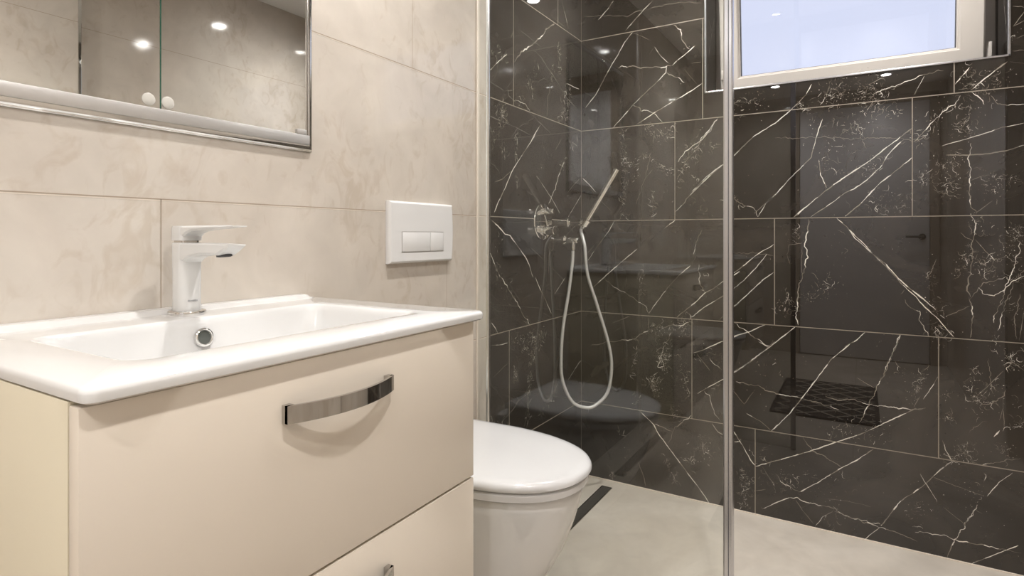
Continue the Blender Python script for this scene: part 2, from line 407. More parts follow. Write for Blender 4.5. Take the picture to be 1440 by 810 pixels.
('B',1.3,[(0.739,0.312),(0.702,0.34),(0.655,0.361)]),
('B',0.9,[(0.608,0.438),(0.648,0.393),(0.679,0.443)]),
('Bj',1.8,[(0.62,0.473),(0.652,0.469),(0.698,0.467),(0.721,0.453),(0.78,0.443),(0.824,0.444),(0.873,0.437),(0.915,0.426),(0.949,0.423)]),
('Bj',1.7,[(0.908,0.456),(0.949,0.452),(0.995,0.461),(1.015,0.452),(1.072,0.451),(1.14,0.45),(1.182,0.459)]),
('Bj',1.5,[(1.116,0.666),(1.1,0.624),(1.069,0.535),(1.04,0.464),(1.028,0.431),(1.008,0.384)]),
('B',2,[(1.188,0.462),(1.158,0.453),(1.122,0.428),(1.066,0.387),(1.015,0.35),(0.945,0.311),(0.866,0.265),(0.788,0.225),(0.686,0.174)]),
('Bj',1.9,[(0.838,0.307),(0.866,0.268),(0.908,0.253),(0.955,0.224)]),
('B',2,[(1.047,0.305),(1.002,0.26),(0.955,0.224),(0.894,0.167),(0.827,0.112)]),
('Bj',1.3,[(0.751,0.161),(0.773,0.134),(0.827,0.114)]),
('B',1.8,[(0.608,0.291),(0.644,0.238),(0.667,0.197),(0.686,0.174)]),
('B',1.5,[(0.612,0.249),(0.636,0.254)]),
('B',2,[(0.709,0.025),(0.751,0.057),(0.798,0.087)]),
('Bj',1.8,[(0.798,0.087),(0.824,0.089),(0.852,0.084),(0.928,0.083),(0.962,0.068),(1.008,0.064),(1.066,0.06)]),
('B',1,[(0.817,0.083),(0.838,0.053),(0.873,0.014)]),
('B',2,[(1.254,0.304),(1.223,0.272),(1.188,0.222),(1.158,0.189),(1.122,0.152),(1.097,0.109),(1.069,0.058)]),
('B',1.1,[(1.173,0.251),(1.191,0.219),(1.217,0.174)]),
('B',1.4,[(1.399,0.302),(1.367,0.265),(1.34,0.217)]),
('Bj',1.7,[(1.316,0.187),(1.299,0.141),(1.285,0.115)]),
('B',0.7,[(1.2,0.249),(1.274,0.23),(1.335,0.216)]),
('Bf',0.9,[(0.644,0.155),(0.652,0.082),(0.648,0.006)]),
('B',0.9,[(0.709,0.177),(0.751,0.116)]),
('B',0.6,[(0.908,0.109),(0.975,0.117),(1.04,0.114)]),
('B',1,[(0.686,0.086),(0.721,0.098)]),
('Bf',1.5,[(0.644,0.138),(0.675,0.112)]),
('B',1,[(1.002,0.534),(1.05,0.506)]),
('Bj',1.6,[(0.935,0.074),(0.977,0.065),(1.018,0.059),(1.058,0.054),(1.11,0.048),(1.148,0.039),(1.166,0.033)]),
('B',1.2,[(0.875,0.002),(0.9,0.045),(0.928,0.069)]),
('B',1.9,[(1.412,0.089),(1.365,0.052),(1.303,0.003)]),
('Bj',1.8,[(1.16,0.064),(1.209,0.071),(1.239,0.071),(1.269,0.065),(1.32,0.064),(1.371,0.068),(1.42,0.067)]),
('Bj',1.7,[(1.318,0.186),(1.298,0.145),(1.274,0.088),(1.257,0.054),(1.242,0.002)]),
('B',2,[(1.064,0.052),(1.021,-0.001)]),
('B',0.7,[(1.233,0.159),(1.292,0.115)]),
('B',1.8,[(0.867,1.531),(0.849,1.496),(0.827,1.474),(0.797,1.445),(0.751,1.408),(0.68,1.367),(0.603,1.296),(0.565,1.267),(0.514,1.23),(0.461,1.176)]),
('B',2,[(1.387,1.528),(1.343,1.492),(1.301,1.454)]),
('B',2,[(1.298,1.524),(1.28,1.501),(1.263,1.477)]),
('Bf',1.8,[(1.269,1.51),(1.303,1.483),(1.332,1.461)]),
('Bj',1.5,[(1.044,1.472),(1.11,1.494),(1.172,1.516),(1.233,1.526)]),
('B',1.2,[(1.185,1.514),(1.157,1.458)]),
('B',1,[(1.038,1.508),(1.077,1.526)]),
('B',2.2,[(1.425,1.669),(1.412,1.647),(1.401,1.63)]),
('B',1.5,[(1.401,1.63),(1.425,1.642)]),
('Bj',1.2,[(1.401,1.694),(1.425,1.684)]),
('Bj',1.5,[(1.401,1.554),(1.414,1.559),(1.425,1.558)]),
('B',1,[(1.393,1.527),(1.425,1.516)]),
('Bf',1.3,[(1.404,1.596),(1.425,1.599)]),
('Bf',2.4,[(0.921,1.52),(0.908,1.479),(0.892,1.457)]),
('Bj',1.2,[(0.921,1.52),(0.908,1.479),(0.892,1.457)]),
('B',1.5,[(0.9,1.408),(0.881,1.347),(0.865,1.278),(0.824,1.235),(0.785,1.194),(0.751,1.152),(0.681,1.088)]),
('Bj',0.9,[(0.751,1.355),(0.884,1.345),(0.942,1.341),(0.983,1.33),(1.067,1.329),(1.115,1.323),(1.155,1.309)]),
('B',1.5,[(0.889,1.268),(0.894,1.216),(0.913,1.17)]),
('B',2.3,[(1.152,1.351),(1.124,1.328),(1.086,1.297),(1.038,1.255),(0.975,1.212),(0.916,1.167),(0.851,1.109),(0.81,1.073)]),
('B',2.1,[(1.129,1.316),(1.11,1.298),(1.086,1.269),(1.072,1.238),(1.028,1.191),(0.993,1.164),(0.967,1.153),(0.931,1.122),(0.862,1.071)]),
('B',2.1,[(1.152,1.257),(1.12,1.227),(1.067,1.181),(1.043,1.153),(1.013,1.116),(0.967,1.073)]),
('Bf',2.2,[(1.277,1.439),(1.26,1.414),(1.234,1.395),(1.207,1.368),(1.185,1.34),(1.157,1.306)]),
('Bj',1.8,[(1.277,1.439),(1.26,1.414),(1.234,1.395),(1.207,1.368),(1.185,1.34),(1.157,1.306)]),
('B',1.5,[(1.189,1.325),(1.162,1.305)]),
('Bf',1.7,[(1.299,1.41),(1.295,1.372),(1.284,1.346),(1.273,1.326)]),
('Bj',1,[(1.299,1.41),(1.295,1.372),(1.284,1.346),(1.273,1.326)]),
('B',1.7,[(1.229,1.289),(1.29,1.305),(1.349,1.323),(1.374,1.332),(1.425,1.34)]),
('B',2,[(1.24,1.259),(1.299,1.255),(1.349,1.256),(1.386,1.263),(1.425,1.275)]),
('Bj',1.6,[(1.303,1.291),(1.297,1.248),(1.301,1.199),(1.295,1.135),(1.299,1.103),(1.316,1.075)]),
('Bj',1,[(1.299,1.218),(1.328,1.214)]),
('B',1,[(1.299,1.175),(1.333,1.192)]),
('Bj',1.7,[(1.347,1.43),(1.362,1.408),(1.386,1.394),(1.425,1.4)]),
('Bf',1.5,[(1.207,1.241),(1.229,1.225),(1.227,1.209)]),
('Bj',1,[(1.207,1.166),(1.225,1.143),(1.277,1.125)]),
('B',1,[(1.171,1.486),(1.159,1.457)]),
('B',1,[(1.048,1.474),(1.086,1.486),(1.124,1.492)]),
('Bj',1.4,[(1.299,1.447),(1.316,1.434),(1.333,1.406)]),
('B',0.8,[(1.312,1.075),(1.353,1.114)]),
('Bj',1.4,[(1.048,1.448),(1.028,1.418)]),
('Bj',1,[(1.003,1.383),(1.013,1.338),(1.028,1.296)]),
('Bj',2,[(0.856,1.065),(0.854,1.027),(0.846,0.98),(0.853,0.934),(0.843,0.887),(0.827,0.828),(0.825,0.781),(0.819,0.734),(0.822,0.696)]),
('Bj',1,[(0.838,0.98),(0.796,0.974),(0.79,0.939),(0.801,0.909)]),
('B',0.9,[(0.838,0.98),(0.835,0.91),(0.838,0.863)]),
('B',1.8,[(0.942,1.067),(0.974,1.035),(0.994,1.001),(1.032,0.962),(1.079,0.911),(1.111,0.871),(1.129,0.847),(1.16,0.816),(1.186,0.781),(1.22,0.746),(1.258,0.694)]),
('B',2.2,[(0.974,1.035),(0.994,1.009),(1.023,0.979),(1.046,0.946),(1.083,0.914),(1.115,0.871),(1.147,0.837),(1.182,0.807),(1.214,0.774)]),
('B',1.5,[(1.225,0.759),(1.237,0.75)]),
('Bj',1.3,[(1.24,0.753),(1.254,0.764),(1.287,0.782),(1.296,0.793)]),
('B',2,[(1.023,0.687),(0.999,0.659),(0.962,0.631)]),
('B',1.3,[(1.122,0.687),(1.106,0.645)]),
('Bj',1.8,[(1.302,1.076),(1.312,1.045),(1.308,1.014),(1.304,0.989),(1.304,0.932),(1.298,0.886),(1.293,0.855),(1.296,0.819)]),
('Bj',1.7,[(1.296,0.819),(1.304,0.788),(1.304,0.757),(1.3,0.695)]),
('Bj',1.2,[(1.296,1.045),(1.304,1.012)]),
('Bj',1.5,[(1.296,0.811),(1.316,0.835),(1.324,0.851),(1.332,0.866),(1.363,0.873),(1.383,0.884)]),
('Bj',1.4,[(1.322,0.851),(1.328,0.831),(1.356,0.827),(1.383,0.848),(1.402,0.874),(1.425,0.89)]),
('Bj',1.3,[(1.417,0.989),(1.406,0.924),(1.387,0.864),(1.375,0.813),(1.352,0.746)]),
('Bj',1.3,[(1.404,0.874),(1.387,0.824),(1.375,0.773),(1.367,0.722)]),
('Bj',1,[(1.417,0.835),(1.402,0.749),(1.41,0.7)]),
('B',1,[(1.425,0.786),(1.414,0.696)]),
('B',1.2,[(1.312,0.996),(1.332,0.966),(1.358,0.933)]),
('Bj',1.5,[(1.275,1.017),(1.304,0.991)]),
('Bf',2,[(1.316,0.932),(1.332,0.912),(1.356,0.91)]),
('Bj',1.1,[(1.131,0.801),(1.147,0.773),(1.173,0.769),(1.175,0.732),(1.199,0.691)]),
('Bj',1,[(1.12,0.82),(1.133,0.834)]),
('Bj',1,[(1.186,0.727),(1.22,0.735)]),
('Bj',0.9,[(1.216,0.935),(1.203,0.893),(1.19,0.871)]),
('Bj',1,[(0.864,0.876),(0.879,0.871),(0.884,0.854)]),
('B',1.9,[(0.819,0.692),(0.732,0.609),(0.611,0.501)]),
('Bj',1.8,[(0.611,0.689),(0.664,0.654),(0.696,0.631),(0.732,0.609)]),
('B',1.8,[(0.607,0.636),(0.664,0.658),(0.72,0.689)]),
('B',1.9,[(0.603,0.863),(0.656,0.908),(0.696,0.943),(0.747,0.976)]),
('B',1.8,[(0.603,0.806),(0.648,0.847),(0.688,0.892),(0.724,0.942)]),
('B',1.8,[(0.607,0.741),(0.656,0.791),(0.712,0.85),(0.747,0.878)]),
('Bj',0.9,[(0.603,0.943),(0.672,0.944),(0.712,0.942),(0.747,0.935)]),
('Bj',1.2,[(0.599,1.156),(0.632,1.129),(0.68,1.106),(0.695,1.076)]),
('B',1.4,[(0.695,1.076),(0.72,1.122),(0.759,1.163)]),
]
CLUSTERS = [
('B',1.185,1.189,0.025,30),
('B',1.251,1.164,0.038,50),
('B',1.256,1.235,0.033,40),
('B',1.357,1.165,0.032,40),
('B',1.062,1.126,0.04,40),
('B',1.096,1.131,0.04,20),
('B',1.062,1.449,0.052,60),
('B',0.841,1.457,0.027,25),
('B',1.003,1.362,0.029,25),
('B',1.048,1.243,0.035,40),
('B',1.11,1.409,0.023,15),
('B',1.134,1.102,0.028,20),
('B',1.028,1.482,0.035,40),
('B',1.295,1.34,0.032,30),
('B',0.947,1.219,0.018,10),
('B',1.398,1.173,0.016,12),
('B',1.32,1.439,0.043,25),
('B',0.878,1.392,0.024,12),
('B',1.34,0.913,0.031,40),
('B',1.387,0.954,0.03,40),
('B',1.203,0.866,0.021,20),
('B',0.79,0.761,0.035,50),
('B',1.208,0.777,0.032,20),
('B',0.91,0.837,0.046,30),
('B',0.854,0.794,0.023,20),
('B',1.229,0.702,0.026,30),
('B',1.291,0.942,0.031,30),
('B',1.402,1.014,0.03,50),
('B',1.271,0.9,0.016,10),
('B',1.395,0.794,0.025,20),
('B',0.817,1.01,0.023,25),
('B',1.32,1.045,0.031,25),
('B',1.417,0.885,0.02,30),
('B',1.027,1.037,0.139,15),
('B',0.963,1.498,0.048,40),
('B',0.935,1.486,0.036,25),
('B',1.365,1.474,0.029,25),
('B',1.303,1.483,0.036,30),
('B',0.64,1.471,0.043,30),
('B',0.696,1.499,0.043,25),
('B',1.031,1.497,0.047,30),
('B',0.977,1.385,0.08,40),
('B',0.921,1.277,0.048,20),
('B',0.452,1.755,0.036,15),
('B',0.479,1.363,0.045,20),
('B',0.788,0.153,0.048,40),
('B',0.852,0.167,0.04,15),
('B',0.69,0.198,0.049,30),
('B',0.989,0.357,0.046,25),
('B',1.053,0.36,0.038,20),
('B',0.935,0.146,0.046,15),
('B',1.164,0.133,0.036,25),
('B',1.302,0.222,0.042,20),
('B',0.652,0.09,0.05,40),
('B',0.935,0.061,0.046,20),
('B',1.356,0.51,0.062,25),
('B',0.922,0.353,0.031,10),
('B',0.721,0.531,0.065,15),
('B',1.134,0.565,0.029,12),
('B',1.323,0.505,0.021,25),
('B',1.246,0.439,0.016,15),
('B',1.289,0.348,0.027,35),
('B',1.393,0.63,0.021,20),
('B',1.348,0.556,0.016,15),
('B',1.224,0.705,0.033,25),
('B',1.356,0.684,0.032,15),
('B',1.381,0.366,0.026,20),
('B',1.233,0.508,0.016,12),
('B',0.473,1.331,0.042,30),
('B',0.534,1.34,0.028,15),
('B',0.217,1.299,0.03,30),
('B',0.278,1.324,0.018,12),
('B',0.459,1.241,0.042,15),
('B',0.493,1.12,0.042,20),
('B',0.367,1.181,0.043,10),
('B',0.352,1.391,0.043,20),
('B',0.293,1.44,0.022,15),
('B',0.438,0.674,0.035,50),
('B',0.345,0.522,0.029,50),
('B',0.316,0.417,0.029,30),
('B',0.438,0.469,0.035,30),
('B',0.52,0.833,0.042,15),
('B',0.5,0.581,0.042,10),
('B',0.554,0.546,0.028,15),
('B',0.396,0.542,0.057,15),
('B',0.314,0.411,0.026,25),
('B',0.506,0.204,0.038,60),
('B',0.457,0.156,0.032,25),
('B',0.19,0.144,0.041,12),
('B',0.14,0.025,0.017,20),
('B',0.425,0.439,0.026,15),
('B',0.4,0.319,0.026,20),
('B',0.531,0.44,0.025,15),
('B',0.45,0.385,0.026,15),
('B',0.393,0.066,0.026,10),
('B',0.246,0.348,0.027,10),
('A',-0.41,0.626,0.042,40),
('A',-0.446,0.5,0.017,20),
('A',-0.453,0.453,0.014,30),
('A',-0.541,0.526,0.02,20),
('A',-0.646,0.39,0.038,20),
('A',-0.344,0.644,0.014,15),
('A',-0.598,0.804,0.052,20),
('A',-0.453,0.708,0.041,15),
('A',-0.631,0.992,0.035,20),
('A',-0.529,1.197,0.018,10),
('A',-0.653,0.895,0.029,20),
('A',-0.322,1.306,0.053,12),
('A',-0.626,1.415,0.017,40),
('A',-0.43,1.552,0.032,20),
('A',-0.505,1.474,0.024,15),
('A',-0.204,1.657,0.041,15),
('A',-0.172,1.498,0.028,15),
]

# ---------------------------------------------------------------- the room shell
XR, XN, YC, YF, ZC = 1.635, 1.58, -1.195, -3.3, 2.2085     # right wall, its nearer part and where that ends, wall behind the camera, ceiling
YS = -0.707                                 # where the beige tiles of the left wall meet the black ones
ROWS = [0.3093, 0.6893, 1.0693, 1.4493, 1.8293]
rng = random.Random(4)

class Tiles:
    """Surface pattern of one wall: joints, veins and flecks as flush faces of the wall's own mesh."""
    def __init__(s, bm, to3d): s.bm, s.to3d = bm, to3d
    def poly(s, pts, mat, lift=.0002):
        f = s.bm.faces.new([s.bm.verts.new(s.to3d(a, b, lift)) for a, b in pts]); f.material_index = mat
    def rect(s, a0, a1, b0, b1, mat, lift=.0003): s.poly([(a0,b0),(a1,b0),(a1,b1),(a0,b1)], mat, lift)
    def hline(s, a0, a1, b, w, mat, lift=.0003): s.rect(a0, a1, b-w/2, b+w/2, mat, lift)
    def vline(s, a, b0, b1, w, mat, lift=.0003): s.rect(a-w/2, a+w/2, b0, b1, mat, lift)
    def fleck(s, a, b, r, mat):
        n = rng.choice((4, 5, 6)); t0 = rng.random()*6; el = rng.uniform(.25, .8); th = rng.random()*PI
        P = []
        for i in range(n):
            t = t0 + 2*PI*i/n; x, y = math.cos(t)*r*rng.uniform(.6, 1.3), math.sin(t)*r*el*rng.uniform(.6, 1.3)
            P.append((a + x*math.cos(th) - y*math.sin(th), b + x*math.sin(th) + y*math.cos(th)))
        s.poly(P, mat, .00025)
    def squiggle(s, a, b, size, mat, w):
        th = rng.random()*6.3; P = [(a, b)]
        for i in range(rng.randint(3, 7)):
            th += rng.uniform(-1.1, 1.1); a += math.cos(th)*size; b += math.sin(th)*size; P.append((a, b))
        s.ribbon(P, w, mat, mat, 'q')
    def ribbon(s, pts, w, mat, faint, style):
        jag = {'': .0009, 'j': .0036, 'q': .0008}[style]; step = .004 if style != 'q' else .0025
        P = []
        for (a0, b0), (a1, b1) in zip(pts, pts[1:]):
            L = math.hypot(a1-a0, b1-b0); k = max(1, int(L/step))
            for i in range(k): P.append((a0+(a1-a0)*i/k, b0+(b1-b0)*i/k))
        P.append(pts[-1])
        sd = rng.random()*100; Q = []
        for i, (a, b) in enumerate(P):
            pa, pb = P[max(i-1, 0)]; na, nb = P[min(i+1, len(P)-1)]
            L = math.hypot(na-pa, nb-pb) or 1; tx, ty = (na-pa)/L, (nb-pb)/L
            v = Vector((sd, i*.22, 3.1)); j = jag * (noise.noise(v) + .7*noise.noise(v*2.7)) * 1.4
            ww = w * max(.28, 1 + 1.1*noise.noise(Vector((i*.16, sd, 7.7)))) * min(1, (i+1)/4, (len(P)-i)/4)
            dim = noise.noise(Vector((i*.07, sd, 1.3)))
            Q.append((a - ty*j, b + tx*j, -ty*ww/2, tx*ww/2, dim))
        vs = [(s.bm.verts.new(s.to3d(a+x, b+y, .0002)), s.bm.verts.new(s.to3d(a-x, b-y, .0002))) for a, b, x, y, d in Q]
        for i in range(len(vs)-1):
            f = s.bm.faces.new((vs[i][0], vs[i+1][0], vs[i+1][1], vs[i][1]))
            f.material_index = faint if Q[i][4] < (-.18 if style == '' else .05) else mat
    def vein(s, kind, w, pts, mat, faint):
        if kind == 'f':
            for (a0, b0), (a1, b1) in zip(pts, pts[1:]):
                L = math.hypot(a1-a0, b1-b0)
                for i in range(int(L/.0022)+1):
                    t = rng.random(); g = .007*w
                    a, b = a0+(a1-a0)*t+rng.gauss(0, g), b0+(b1-b0)*t+rng.gauss(0, g)
                    if rng.random() < .35: s.squiggle(a, b, .004, mat if rng.random() < .4 else faint, .0009)
                    else: s.fleck(a, b, rng.uniform(.0005, .0017), mat if rng.random() < .4 else faint)
        else:
            s.ribbon(pts, (.00118*w if w >= 1.2 else .0011*w), mat if w >= 1.1 else faint, faint, kind)
    def cluster(s, a, b, r, n, mat, faint):
        for i in range(int(n*1.5)):
            x, y = a+rng.gauss(0, r*.5), b+rng.gauss(0, r*.6)
            m = mat if rng.random() < .3 else faint
            if rng.random() < .35: s.squiggle(x, y, rng.uniform(.002, .005), m, rng.uniform(.0005, .0011))
            else: s.fleck(x, y, rng.uniform(.0005, .0017), m)

# floor
bm = bmesh.new(); box(bm, (-.3, YF-.2, -.12), (XR+.2, .4, 0))
T = Tiles(bm, lambda a, b, l: (a, b, l))
for a in (.98,): T.vline(a, YF, -.8, .002, 1)
for b in (-.80, -1.56): T.hline(0, XR, b, .002, 1)
tag(obj('floor', bm, ['floor', 'beige_joint']), kind='structure')
# ceiling
bm = bmesh.new(); box(bm, (-.3, YF-.2, ZC), (XR+.2, .4, ZC+.12))
tag(obj('ceiling', bm, 'ceiling'), kind='structure')

# left wall: beige tiles, then black tiles inside the shower
bm = bmesh.new(); box(bm, (-.2, YF-.2, 0), (0, YS, ZC))
T = Tiles(bm, lambda a, b, l: (l, a, b))
JW = .0018
for z in ROWS:
    T.hline(YF, -.724, z, JW, 1); T.hline(YF, -.724, z-.0022, .0016, 2)
for y, r in ((-1.715, 1), (-2.475, 1), (-1.715+.76, 1), (-1.075, 3), (-1.835, 3), (-2.595, 3), (-.928, 0), (-1.688, 0), (-1.45, 2), (-2.21, 2), (-1.3, 4)):
    if y < -1.2 and r in (2,): continue
    if r == 1 and y > -1.2: continue
    T.vline(y, ROWS[r], ROWS[r+1] if r < 4 else ZC, JW, 1)
T.vline(-.928, ROWS[1], ROWS[2], JW, 1)
T.vline(-.724, 0, ZC, .0012, 1)
tag(obj('wall_left', bm, ['beige', 'beige_joint', 'beige_light']), kind='structure')

bm = bmesh.new(); box(bm, (-.2, YS, 0), (0, .0, ZC))
T = Tiles(bm, lambda a, b, l: (l, a, b))
GW = .0028
for z in ROWS: T.hline(YS, 0, z, GW, 3)
for y, r in ((-.557, 3), (-.585, 0), (-.30, 1), (-.22, 4)):
    if r in (1,): continue
    T.vline(y, ROWS[r], ROWS[r+1] if r < 4 else ZC, GW, 3)
T.vline(-.0012, 0, ZC, .002, 3)
for kind, w, pts in VEINS:
    if kind[0] == 'A': T.vein(kind[1:], w, pts, 1, 2)
for wl, a, b, r, n in CLUSTERS:
    if wl == 'A': T.cluster(a, b, r, n, 1, 2)
for i in range(420): T.fleck(rng.uniform(YS+.01, -.01), rng.uniform(.02, 2.2), rng.uniform(.0003, .0010), 2)
tag(obj('wall_left_shower', bm, ['marble', 'vein', 'vein_faint', 'dark_joint']), kind='structure')

# back wall with the window opening
WX0, WX1, WZ0, WZ1, WD = .512, 1.389, 1.549, 2.10, .26
bm = bmesh.new()
box(bm, (-.2, 0, 0), (WX0, WD, ZC)); box(bm, (WX1, 0, 0), (XR+.2, WD, ZC))
box(bm, (WX0, 0, 0), (WX1, WD, WZ0)); box(bm, (WX0, 0, WZ1), (WX1, WD, ZC))
T = Tiles(bm, lambda a, b, l: (a, -l, b))
for z in ROWS:
    if WZ0 < z < WZ1: T.hline(0, .505, z, GW, 3); T.hline(1.395, XR, z, GW, 3)
    else: T.hline(0, XR, z, GW, 3)
for x, r in ((.395, 2), (1.153, 2), (.749, 1), (1.509, 1), (.460, 0), (1.221, 0), (1.26, 3)):
    T.vline(x, ROWS[r], ROWS[r+1] if r != 3 else WZ0-.004, GW, 3)
T.vline(.685, 0, ROWS[0], GW, 3); T.vline(1.445, 0, ROWS[0], GW, 3); T.vline(.500, ROWS[3], ROWS[4], GW, 3)
T.vline(1.2, ROWS[4], ZC, GW, 3)
for kind, w, pts in VEINS:
    if kind[0] == 'B': T.vein(kind[1:], w, pts, 1, 2)
for wl, a, b, r, n in CLUSTERS:
    if wl == 'B': T.cluster(a, b, r, n, 1, 2)
for i in range(1500):
    a, b = rng.uniform(.01, XR), rng.uniform(.02, 2.2)
    if WX0-.02 < a < WX1+.02 and b > WZ0-.02: continue
    T.fleck(a, b, rng.uniform(.0004, .0014), 2 if rng.random() < .85 else 1)
for k in range(9):       # the veins run on past the picture's right edge
    a, b = rng.uniform(1.46, 1.5), rng.uniform(.1, 2.1)
    T.vein(rng.choice(('', 'j')), 1.7, [(a, b), (a+.06, b+rng.uniform(-.02, .08)), (a+.12, b+rng.uniform(-.05, .16))], 1, 2)
# reveal of the opening: veins in its side faces
for s_, x in ((1, WX0), (-1, WX1)):
    TR = Tiles(bm, lambda a, b, l, x=x, s_=s_: (x + s_*l, a, b))
    TR.vein('', 1.5, [(.02, 1.62), (.07, 1.75), (.16, 1.9)], 1, 2); TR.vein('j', 1.2, [(.01, 1.85), (.12, 1.80), (.2, 1.86)], 1, 2)
tag(obj('wall_back', bm, ['marble', 'vein', 'vein_faint', 'dark_joint']), kind='structure')

# right wall (stepping back at its near half) and the wall behind the camera
bm = bmesh.new(); box(bm, (XR, YC, 0), (XR+.2, 0, ZC)); box(bm, (XN, YF-.2, 0), (XR+.2, YC, ZC))
for T, y0, y1 in ((Tiles(bm, lambda a, b, l: (XR-l, a, b)), YC, 0), (Tiles(bm, lambda a, b, l: (XN-l, a, b)), YF, YC)):
    for z in ROWS: T.hline(y0, y1, z, JW, 1)
    T.vline((y0+y1)/2, ROWS[1], ROWS[2], JW, 1)
tag(obj('wall_right', bm, ['beige', 'beige_joint']), kind='structure')
bm = bmesh.new(); box(bm, (-.2, YF-.2, 0), (XR+.2, YF, ZC))
T = Tiles(bm, lambda a, b, l: (a, YF+l, b))
for z in ROWS:
    T.hline(0, .50, z, JW, 1); T.hline(1.53, XN, z, JW, 1)
tag(obj('wall_front', bm, ['beige', 'beige_joint']), kind='structure')

# door behind the camera, seen mirrored in the black tiles
d = thing('door_1', None, None, (1.03, YF, 0), kind='structure')
bm = bmesh.new()
box(bm, (.50, YF, 0), (.56, YF+.03, 2.13), .003); box(bm, (1.47, YF, 0), (1.53, YF+.03, 2.13), .003); box(bm, (.50, YF, 2.07), (1.53, YF+.03, 2.13), .003)
obj('door_frame', bm, 'door_frame', d)
boxo('door_leaf', (.563, YF, .008), (1.467, YF+.02, 2.067), 'door', d, .002)
bm = bmesh.new(); lathe(bm, (1.42, YF+.02, 1.00), (0, 1, 0), [(0, .024), (.008, .024)], 24)
lathe(bm, (1.42, YF+.026, 1.00), (0, 1, 0), [(0, .010), (.045, .010)], 16)
lathe(bm, (1.43, YF+.066, 1.00), (-1, 0, 0), [(0, .009), (.12, .008)], 16)
obj('door_handle', bm, 'drain', d, 40)

# tile edge trims
bm = bmesh.new(); loft(bm, [[(0, -.7245, z)] + [(.0065*math.sin(PI*k/12), -.7140-.0100*math.cos(PI*k/12), z) for k in range(1, 12)] + [(0, -.7035, z)] for z in (0, ZC)])
tag(obj('trim_1', bm, 'edge_metal', None, 40), kind='structure')
bm = bmesh.new(); box(bm, (XN-.0025, YC-.008, 0), (XN+.007, YC+.0025, ZC), .001)
tag(obj('trim_2', bm, 'chrome'), kind='structure')
bm = bmesh.new()                                   # aluminium edge round the window opening
o = .0055
box(bm, (WX0-o, -.003, WZ0-o), (WX0+.0005, .012, WZ1+o), .001); box(bm, (WX1-.0005, -.003, WZ0-o), (WX1+o, .012, WZ1+o), .001)
box(bm, (WX0-o, -.003, WZ0-o), (WX1+o, .012, WZ0+.0005), .001); box(bm, (WX0-o, -.003, WZ1-.0005), (WX1+o, .012, WZ1+o), .001)
tag(obj('trim_3', bm, 'alu'), kind='structure')
bm = bmesh.new(); box(bm, (0, -.004, 0), (XR, 0, .004), .001); box(bm, (0, YS, 0), (.004, 0, .004), .001)
tag(obj('trim_4', bm, 'beige_light'), kind='structure')

# ---------------------------------------------------------------- window: fixed frame, tilted sash, pane
w = thing('window_1', None, None, (.95, .16, WZ0), kind='structure')
def ring_frame(bm, x0, x1, z0, z1, y0, y1, t, bev=.004):
    # mitred rectangular frame
    def R(x0, x1, z0, z1, y): return [(x0,y,z0),(x1,y,z0),(x1,y,z1),(x0,y,z1)]
    prof = [(0, y1), (0, y0+bev), (bev, y0), (t-bev, y0), (t, y0+bev), (t, y1)]
    rings = [[bm.verts.new(p) for p in R(x0+i, x1-i, z0+i, z1-i, y)] for i, y in prof]
    for a, b in zip(rings, rings[1:] + rings[:1]):
        for i in range(4): bm.faces.new((a[i], a[(i+1)%4], b[(i+1)%4], b[i]))
bm = bmesh.new(); ring_frame(bm, WX0, WX1, WZ0, WZ1, .175, .235, .045); obj('window_frame', bm, 'pvc', w)
PIV = Vector((0, .175, WZ0+.012)); ROT = Matrix.Rotation(math.radians(6), 4, 'X')
def tilt(bm):
    for v in bm.verts: v.co = ROT @ (v.co - PIV) + PIV
SX0, SX1, SZ0, SZ1, SY = .545, 1.349, 1.553, 2.05, .105
bm = bmesh.new(); ring_frame(bm, SX0, SX1, SZ0, SZ1, SY, .172, .066); ring_frame(bm, SX0+.058, SX1-.058, SZ0+.058, SZ1-.058, SY+.010, SY+.05, .014, .003); tilt(bm)
sash = obj('sash', bm, 'pvc', w)
bm = bmesh.new(); ring_frame(bm, SX0+.071, SX1-.071, SZ0+.071, SZ1-.071, SY+.016, SY+.03, .003, .001); tilt(bm); g = obj('gasket', bm, 'rubber', w)
bm = bmesh.new(); box(bm, (SX0+.07, SY+.020, SZ0+.07), (SX1-.07, SY+.026, SZ1-.07)); tilt(bm); obj('pane', bm, 'pane', w)
for x in (SX1+.003, WX1-.0235):
    if x > SX1+.01: continue
    boxo('hinge_cover', (x, .12, WZ0+.002), (x+.018, .175, 1.627), 'pvc', w, .002)
bm = bmesh.new(); box(bm, (SX0+.004, .085, 1.608), (SX0+.016, .105, 1.645), .003); obj('hinge', bm, 'pvc', w, 30)

